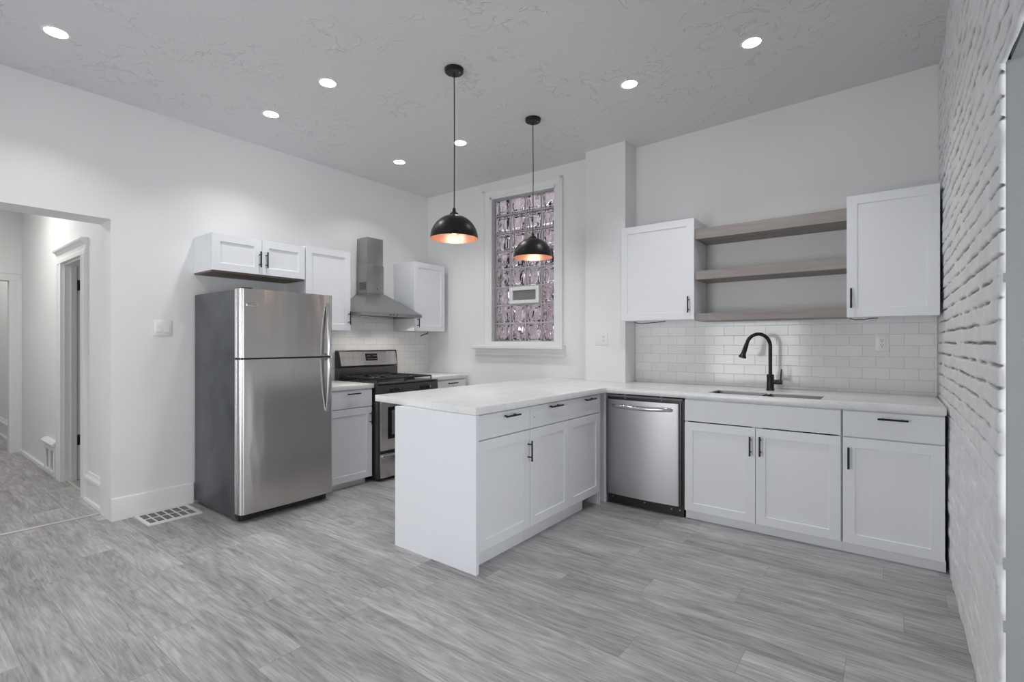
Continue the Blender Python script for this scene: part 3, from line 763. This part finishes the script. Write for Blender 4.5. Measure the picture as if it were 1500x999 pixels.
def fhandle(zt, zb, parent):      # attached at zt, standing off at zb (by the door split)
    n = 12; pts = []
    for k in range(n + 1):
        s = k / n; off = 0.050 * math.sin(min(1, s * 1.05) * PI / 2) ** 0.8
        pts.append((hx + 0.004 - 0.010 * s, -0.090 - off, zt + (zb - zt) * s))
    pts.append((hx - 0.006, -0.088, zb - (0.004 if zb > zt else -0.004)))
    MB().tube(pts, 0.01, 14, flat=(0.017, 0.009)).build('handle', M['handle'], parent)
fhandle(1.530, 1.134, fz); fhandle(0.700, 1.102, fd)
bd = MB().box(0.036, 0.110, -0.0975, -0.0915, 1.476, 1.500, 0.002).build('badge', M['chrome'], fz)
MB().box(0.044, 0.103, -0.0982, -0.0972, 1.485, 1.493).build('badge_stripe', M['grille'], bd, smooth=False)
MB().box(0.03, 0.10, -0.05, 0.03, 1.5955, 1.608, 0.004).build('hinge_cover', M['blackp'], fg)
kg = MB(); kg.box(0.01, FW - 0.04, -0.03, -0.015, 0.012, 0.056)
kg.tube([(0.10, -0.033, 0.045), (0.20, -0.034, 0.030), (0.32, -0.034, 0.028)], 0.006, 8); kg.tube([(0.36, -0.034, 0.042), (0.46, -0.034, 0.035), (0.60, -0.034, 0.042)], 0.006, 8)
kg.build('kick_grille', M['blackp'], fg)
for x in (0.05, FW - 0.06):
    for y in (0.0, 0.60): MB().cyl((x, y, 0.0), (x, y, 0.0225), 0.018, 14).build('foot', M['blackp'], fg)
for x in (0.025, FW - 0.065): MB().box(x, x + 0.035, -0.040, -0.031, 0.008, 0.058, 0.003).build('hinge_bracket', M['blackp'], fg)

# ------------------------------------------------------------------ range hood
hd_ = thing('range_hood', 'stainless pyramid range hood with square chimney on the left wall', 'range hood', (XL, 3.08, 1.478), R90)
HW = 0.36; HD = 0.454
m = MB(); m.slab([-HW, -HW + 0.012, HW - 0.012, HW], [-HD, -HD + 0.012, -0.013, -0.001], lambda i, j: not (i == 1 and j == 1), 0.0, 0.032, XYZ, 0.002)
m.box(-HW + 0.0125, HW - 0.0125, -HD + 0.0125, -0.0135, 0.027, 0.0315); m.build('rim', M['hood'], hd_)
m = MB(); m.hexa([(-HW + 0.004, -HD + 0.004, 0.0325), (HW - 0.004, -HD + 0.004, 0.0325), (HW - 0.004, -0.001, 0.0325), (-HW + 0.004, -0.001, 0.0325),
                  (-0.102, -0.172, 0.238), (0.106, -0.172, 0.238), (0.106, -0.001, 0.238), (-0.102, -0.001, 0.238)]); m.build('canopy', M['hood'], hd_, smooth=False)
lo = MB().box(-0.099, 0.103, -0.169, -0.001, 0.2385, 0.520, 0.002).build('lower_chimney', M['hood'], hd_)
MB().box(-0.094, 0.098, -0.164, -0.001, 0.5205, 0.791, 0.002).build('upper_chimney', M['hood'], hd_)
vg = MB()
for k in range(8): vg.box(-0.1005, -0.0992, -0.150, -0.045, 0.275 + k * 0.0095, 0.280 + k * 0.0095)
vg.build('vent_slots', M['dark'], lo, smooth=False)
MB().cyl((0.02, -0.1695, 0.285), (0.02, -0.172, 0.285), 0.006, 12).build('screw', M['blackp'], lo)
for x in (-0.04, 0.0, 0.04): MB().cyl((x, -HD - 0.003, 0.016), (x, -HD + 0.001, 0.016), 0.006, 12).build('button', M['blackp'], hd_)

for x in (-0.18, 0.18):
    MB().lathe([(0, -0.004), (0.026, -0.004), (0.030, 0.0), (0, 0.0)], (x, -0.30, 0.0265), 20).build('hood_lamp', M['diff'], hd_)
    hl = bpy.data.lights.new('hood_light', 'SPOT'); hl.energy = 5.0; hl.color = (1.0, 0.90, 0.80); hl.spot_size = math.radians(130); hl.spot_blend = 0.6; hl.shadow_soft_size = 0.025
    ho = bpy.data.objects.new('hood_light', hl); COL.objects.link(ho); ho.parent = hd_; ho.location = (x, -0.30, 0.016)

# ------------------------------------------------------------------ gas range
rg = thing('gas_range', 'stainless freestanding gas range with black grates under the hood', 'range', (-3.569, 2.724, 0), R90)
RW = 0.713
MB().box(0.0, RW, 0.0005, 0.63, 0.025, 0.775, 0.002).build('body', M['rangegrey'], rg)
MB().prism([(-0.012, 0.7755), (0.63, 0.7755), (0.63, 0.8550), (0.02, 0.8550), (-0.006, 0.848)], 0.0, RW, lambda u, v, w: (w, u, v)).build('control_panel', M['rangegrey'], rg, smooth=False)
m = MB(); m.slab([0.0, 0.03, RW - 0.03, RW], [-0.01, 0.045, 0.53, 0.63], lambda i, j: True, 0.8555, 0.868, XYZ, 0.003); m.build('cooktop', M['rangegrey'], rg)
for x in (0.135, 0.20, 0.50, 0.572):
    k = MB(); k.lathe([(0, 0), (0.022, 0), (0.022, 0.006), (0.016, 0.010), (0.014, 0.026), (0.0, 0.028)], seg=20)
    k.box(-0.004, 0.004, -0.015, 0.015, 0.012, 0.034, 0.002)
    o = k.build('knob', M['blackp'], rg); o.location = (x, -0.0095, 0.806); o.rotation_euler = (R90, 0, 0)
for x in (0.105, 0.236, 0.470, 0.606): MB().box(x - 0.010, x + 0.010, -0.0112, -0.0085, 0.800, 0.811).build('knob_marking', M['chrome'], rg, smooth=False)
od = MB().box(0.012, RW - 0.012, -0.030, 0.0, 0.272, 0.765, 0.006).build('oven_door', M['steel'], rg)
owf = MB().slab([0.085, 0.125, RW - 0.125, RW - 0.085], [0.372, 0.405, 0.625, 0.655], lambda i, j: not (i == 1 and j == 1), -0.0335, -0.0302, UZ).build('window_frame', M['oveng'], od, smooth=False)
MB().box(0.125, RW - 0.125, -0.0320, -0.0302, 0.405, 0.625).build('window_glass', M['ovenpane'], od, smooth=False)
oh = MB(); oh.tube([(0.05, -0.075, 0.715), (RW / 2, -0.082, 0.715), (RW - 0.05, -0.075, 0.715)], 0.012, 12)
for x in (0.06, RW - 0.06): oh.cyl((x, -0.072, 0.715), (x, -0.028, 0.715), 0.010, 10)
oh.build('oven_handle', M['chrome'], od)
dw_ = MB().box(0.012, RW - 0.012, -0.026, 0.0, 0.030, 0.245, 0.006).build('drawer', M['steel'], rg)
MB().tube([(0.02, -0.030, 0.228), (RW / 2, -0.034, 0.228), (RW - 0.02, -0.030, 0.228)], 0.01, 12, flat=(0.012, 0.014), ref=Vector((0, 0, 1))).build('drawer_lip', M['steel'], dw_)
for x in (0.04, RW - 0.04):
    for y in (0.05, 0.58): MB().cyl((x, y, 0), (x, y, 0.0255), 0.015, 12).build('foot', M['blackp'], rg)
bk = MB().box(0.0, RW, 0.600, 0.655, 0.8685, 0.985, 0.003).build('backguard', M['rangegrey'], rg)
bf = MB().prism([(0.596, 0.990), (0.655, 0.9855), (0.655, 1.152), (0.625, 1.152), (0.618, 1.145)], 0.0, RW, lambda u, v, w: (w, u, v), 0.004).build('backguard_frame', M['blackp'], rg)
sl_ = lambda z: 0.596 + (z - 0.990) * (0.022 / 0.155)
pn = MB(); pn.hexa([(0.030, sl_(1.002) - 0.0035, 1.002), (RW - 0.012, sl_(1.002) - 0.0035, 1.002), (RW - 0.012, sl_(1.002) + 0.002, 1.002), (0.030, sl_(1.002) + 0.002, 1.002),
                    (0.018, sl_(1.138) - 0.0035, 1.138), (RW - 0.022, sl_(1.138) - 0.0035, 1.138), (RW - 0.022, sl_(1.138) + 0.002, 1.138), (0.018, sl_(1.138) + 0.002, 1.138)])
pn.build('backguard_panel', M['steel'], bf, smooth=False)
dp = MB(); dp.hexa([(0.315, sl_(1.048) - 0.006, 1.048), (0.455, sl_(1.048) - 0.006, 1.048), (0.455, sl_(1.048) - 0.003, 1.048), (0.315, sl_(1.048) - 0.003, 1.048),
                    (0.310, sl_(1.118) - 0.006, 1.118), (0.450, sl_(1.118) - 0.006, 1.118), (0.450, sl_(1.118) - 0.003, 1.118), (0.310, sl_(1.118) - 0.003, 1.118)])
dpo = dp.build('display', M['oveng'], bf, smooth=False)
for r in range(2):
    for c in range(6):
        z = 1.062 + r * 0.030; x = 0.328 + c * 0.0205
        if r == 1 and c in (2, 3): continue
        MB().box(x, x + 0.012, sl_(z) - 0.0075, sl_(z) - 0.0058, z, z + 0.007).build('button', M['grille'], dpo, smooth=False)
for i, (x0, x1) in enumerate(((0.035, 0.345), (0.368, 0.678))):
    g = MB(); y0, y1, z = 0.050, 0.555, 0.902; b_ = 0.0075
    def bar(a, b): g.tube([a, b], b_, 6)
    xm = (x0 + x1) / 2; ym = (y0 + y1) / 2
    for a, b in (((x0, y0, z), (x1, y0, z)), ((x0, y1, z), (x1, y1, z)), ((x0, y0, z), (x0, y1, z)), ((x1, y0, z), (x1, y1, z)), ((x0, ym, z), (x1, ym, z))): bar(a, b)
    for xx in (xm - 0.085, xm + 0.085): bar((xx, y0, z + 0.002), (xx, y1, z + 0.002))
    for cy_ in (y0 + 0.126, y1 - 0.126):
        for dx_, dy_ in ((1, 0), (-1, 0), (0, 1), (0, -1)):
            s = 0.035; L_ = 0.155 if dx_ else 0.125
            bar((xm + dx_ * s, cy_ + dy_ * s, z + 0.006), (xm + dx_ * L_, cy_ + dy_ * L_, z))
    for x in (x0, x1):
        for y in (y0, ym, y1): g.cyl((x, y, 0.8685), (x, y, z), 0.006, 8)
    g.build('grate', M['iron'], rg)
    for cy_ in (y0 + 0.126, y1 - 0.126):
        MB().lathe([(0, 0), (0.045, 0), (0.045, 0.008), (0.030, 0.010), (0.030, 0.017), (0.026, 0.022), (0, 0.022)], (xm, cy_, 0.8685), 24).build('burner', M['iron'], rg)

# ------------------------------------------------------------------ dishwasher
dwm = thing('dishwasher', 'stainless dishwasher with bowed handle in the corner by the peninsula', 'dishwasher', (-1.736, 3.482, 0))
DW = 0.590
tub = MB(); tub.box(0.004, DW - 0.003, 0.0, 0.60, 0.082, 0.815); tub.build('tub', M['blackp'], dwm, smooth=False)
P = [(0.012, -0.001)] + [(0.012, -0.018)] + [(0.012 + 0.008 * (1 - math.cos(a)), -0.018 - 0.008 * math.sin(a)) for a in (0.4, 0.8, 1.2, PI / 2)]
for k in range(1, 10): s = k / 10; P.append((0.020 + (DW - 0.058) * s, -0.026 - 0.014 * math.sin(PI * s)))
P += [(DW - 0.038 + 0.010 * math.sin(a), -0.016 - 0.010 * math.cos(a)) for a in (0, 0.5, 1.0, PI / 2)] + [(DW - 0.028, -0.001)]
dd_ = MB().prism(P, 0.078, 0.797, XYZ).build('door', M['steel_dw'], dwm)
hp_ = []
for k in range(21):
    s = k / 20; hp_.append((0.055 + (DW - 0.13) * s, -0.030 - 0.040 * math.sin(PI * s) ** 0.6, 0.752 - 0.006 * math.sin(PI * s)))
MB().tube(hp_, 0.01, 12, flat=(0.014, 0.009), ref=Vector((0, 0, 1))).build('handle', M['chrome'], dwm.children[1])
tp = MB(); tp.box(0.012, DW - 0.012, -0.002, 0.02, 0.8155, 0.830); tp.box(0.14, 0.155, -0.004, 0.02, 0.805, 0.838); tp.box(0.42, 0.435, -0.004, 0.02, 0.805, 0.838)
tp.build('top_bracket', M['grille'], dwm, smooth=False)
MB().box(DW - 0.026, DW - 0.016, -0.014, -0.001, 0.085, 0.81).build('edge_seal', M['rangegrey'], dwm, smooth=False)
kk = MB().box(0.010, DW - 0.003, 0.004, 0.016, 0.002, 0.080).build('kick_plate', M['blackp'], dwm, smooth=False)
for x, z in ((0.045, 0.048), (0.30, 0.05), (0.50, 0.042), (DW - 0.03, 0.045)): MB().cyl((x, 0.0005, z), (x, 0.0042, z), 0.005, 10).build('screw', M['chrome'], kk)
for x in (0.05, DW - 0.05): MB().cyl((x, 0.30, 0), (x, 0.30, 0.082), 0.015, 12).build('foot', M['blackp'], dwm)

# ------------------------------------------------------------------ pendants and recessed lights
pd = thing('pendant_light', 'nearer black dome pendant light over the peninsula', 'pendant light', (-2.18, 2.247, cz(-2.18)), 0, 'pendants over the peninsula')
def pendant_parts(p, drop):
    MB().lathe([(0, -0.026), (0.05, -0.026), (0.058, -0.020), (0.060, 0.0), (0.0, 0.0)], (0, 0, -0.0005), 32).build('canopy', M['black'], p)
    for s in (-1, 1): MB().lathe([(0, -0.006), (0.004, -0.005), (0.005, 0.0)], (s * 0.038, 0.01, -0.0262), 10).build('canopy_screw', M['chrome'], p)
    MB().tube([(0, 0, -0.026), (0.002, 0, -drop * 0.4), (0, 0, -drop + 0.175)], 0.0032, 8).build('cord', M['black'], p)
    r0 = 0.150; N = 14
    out = [(r0 * math.cos(a), r0 * 1.0 * math.sin(a)) for a in [PI / 2 * k / N for k in range(N)]] + [(0.014, r0)]
    inn = [(0.014, r0 - 0.003)] + [((r0 - 0.0025) * math.cos(a), (r0 - 0.003) * math.sin(a)) for a in [PI / 2 * k / N for k in range(N - 1, -1, -1)]]
    sh = MB().lathe(out + [inn[0]], (0, 0, -drop), 48).build('shade', M['shade'], p)
    MB().lathe(inn + [(r0, 0.0)], (0, 0, -drop), 48).build('shade_lining', M['copper'], sh)
    MB().lathe([(0.0, 0.148), (0.026, 0.148), (0.028, 0.156), (0.020, 0.164), (0.012, 0.170), (0.009, 0.190), (0.0035, 0.197), (0, 0.197)], (0, 0, -drop), 24).build('cap', M['black'], p)
    MB().lathe([(0.0, 0.028), (0.012, 0.030), (0.024, 0.040), (0.028, 0.055), (0.022, 0.075), (0.014, 0.095), (0.014, 0.13), (0, 0.13)], (0, 0, -drop), 24).build('bulb', M['bulb'], p)
    l = bpy.data.lights.new('pendant_glow', 'POINT'); l.energy = PEND_W; l.color = (1.0, 0.80, 0.62); l.shadow_soft_size = 0.02
    o = bpy.data.objects.new('bulb_glow', l); COL.objects.link(o); o.parent = p; o.location = (0, 0, -drop + 0.012)
drop = cz(-2.18) - 1.882
pendant_parts(pd, drop)
p_ = copy_tree(pd); p_.location = (-2.182, 3.114, cz(-2.182)); p_['label'] = 'farther black dome pendant light, in front of the glass block window'

rl = thing('recessed_light', 'round recessed ceiling light', 'ceiling light', (0, 0, 0), 0, 'recessed ceiling lights')
MB().lathe([(0.050, -0.003), (0.060, -0.003), (0.064, 0.0), (0.050, 0.0)], (0, 0, 0), 36, True).build('trim_ring', M['plastic'], rl)
MB().lathe([(0, -0.006), (0.035, -0.0055), (0.0495, -0.003), (0.0495, -0.001), (0, -0.001)], (0, 0, 0), 36).build('diffuser', M['diff'], rl)
ll = bpy.data.lights.new('downlight', 'AREA'); ll.shape = 'DISK'; ll.size = 0.09; ll.energy = LAMP_W; ll.color = (1, 0.985, 0.96); ll.spread = math.radians(115)
lo_ = bpy.data.objects.new('downlight', ll); COL.objects.link(lo_); lo_.parent = rl; lo_.location = (0, 0, -0.012)
spots = [(-3.60, 0.623, 'recessed ceiling light in the upper left corner of the photo, above the hall opening'),
         (-2.926, 1.834, 'recessed ceiling light left of the nearer pendant canopy'),
         (-3.627, 1.811, 'recessed ceiling light above the refrigerator, close to the left wall'),
         (-2.910, 3.072, 'recessed ceiling light right beside the nearer pendant cord'),
         (-3.634, 3.017, 'recessed ceiling light above the range hood'),
         (-1.393, 3.119, 'recessed ceiling light in front of the column, left of the two over the sink run'),
         (-0.644, 3.150, 'recessed ceiling light nearest the brick wall, right of the two over the sink run')]
for i, (x, y, lab) in enumerate(spots):
    o = rl if i == 0 else copy_tree(rl)
    o.location = (x, y, cz(x) - 0.0008); o.rotation_euler = (0, -math.atan(0.0242), 0); o['label'] = lab

# ------------------------------------------------------------------ switches, outlets, vents
def plate(name, label, cat, loc, rz, w, h):
    t = thing(name, label, cat, loc, rz)
    MB().box(-w / 2, w / 2, -0.006, -0.0005, -h / 2, h / 2, 0.003).build('cover_plate', M['plastic'], t)
    return t
def rocker(t, x):
    MB().prism([(-0.0062, -0.033), (-0.0095, -0.030), (-0.0078, 0.0), (-0.0072, 0.030), (-0.0062, 0.033)], x - 0.017, x + 0.017, lambda u, v, w: (w, u, v)).build('rocker', M['plastic'], t, smooth=False)
def sockets(t, x):
    f = MB().box(x - 0.0165, x + 0.0165, -0.0078, -0.0062, -0.033, 0.033, 0.0008, 1).build('socket_face', M['plastic'], t)
    s = MB()
    for z in (0.017, -0.017):
        s.box(x - 0.008, x - 0.0055, -0.0083, -0.0079, z - 0.002, z + 0.006); s.box(x + 0.0055, x + 0.008, -0.0083, -0.0079, z - 0.002, z + 0.006); s.cyl((x, -0.0083, z - 0.009), (x, -0.0079, z - 0.009), 0.003, 8)
    s.build('slots', M['dark'], f, smooth=False)
t = plate('light_switch', 'white double rocker light switch on the wall left of the refrigerator', 'light switch', (XL, 1.318, 1.335), R90, 0.115, 0.115); rocker(t, -0.024); rocker(t, 0.024)
t = plate('light_switch', 'white switch and outlet plate on the column beside the window', 'light switch', (-2.029, 3.95, 1.264), 0, 0.118, 0.115); rocker(t, -0.025); sockets(t, 0.025)
t = plate('wall_outlet', 'white outlet on the tile backsplash right of the faucet', 'outlet', (-0.042, 4.1512, 1.227), 0, 0.076, 0.118); sockets(t, 0)

fv = thing('floor_register', 'white metal floor register beside the refrigerator', 'floor vent', (-4.08, 1.303, 0))
us = [-0.140, -0.115, -0.006, 0.006, 0.115, 0.150][:6]; us = [-0.140, -0.112, -0.004, 0.008, 0.118, 0.148]
vs = [-0.165]; 
for k in range(6): vs += [-0.143 + k * 0.0485, -0.143 + k * 0.0485 + 0.0385]
vs.append(0.165)
MB().slab(us, vs, lambda i, j: i in (0, 2, 4) or j % 2 == 0, 0.0062, 0.0085, XYZ).build('frame', M['plastic'], fv, smooth=False)
MB().slab([us[0], us[0] + .005, us[-1] - .005, us[-1]], [vs[0], vs[0] + .005, vs[-1] - .005, vs[-1]], lambda i, j: not (i == 1 and j == 1), 0.0, 0.0062, XYZ).build('rim', M['plastic'], fv, smooth=False)
MB().box(-0.134, 0.142, -0.159, 0.159, 0.0005, 0.003).build('damper', M['grille'], fv, smooth=False)
for x in (-0.085, -0.05, 0.035, 0.075): MB().box(x, x + 0.014, -0.159, 0.159, 0.0032, 0.0060).build('louvre', M['grille'], fv, smooth=False)
wv = thing('wall_register', 'white cast register low on the hall wall left of the doorway', 'wall vent', (-6.20, HY, 0.0))
wm = MB(); wm.slab([-0.22, -0.15, -0.03, 0.03, 0.15, 0.22], [0.0, 0.05, 0.235, 0.29], lambda i, j: not (i in (1, 3) and j == 1), -0.03, -0.0005, UZ, 0.004); 
wm.prism([(0, 0.29), (0.045, 0.29), (0.05, 0.305), (0.03, 0.325), (0, 0.33)], -0.235, 0.235, lambda u, v, w: (w, -u - 0.0005, v)); wm.build('frame', M['trim'], wv)
MB().box(-0.16, 0.16, -0.012, -0.004, 0.045, 0.24).build('damper', M['grille'], wv, smooth=False)
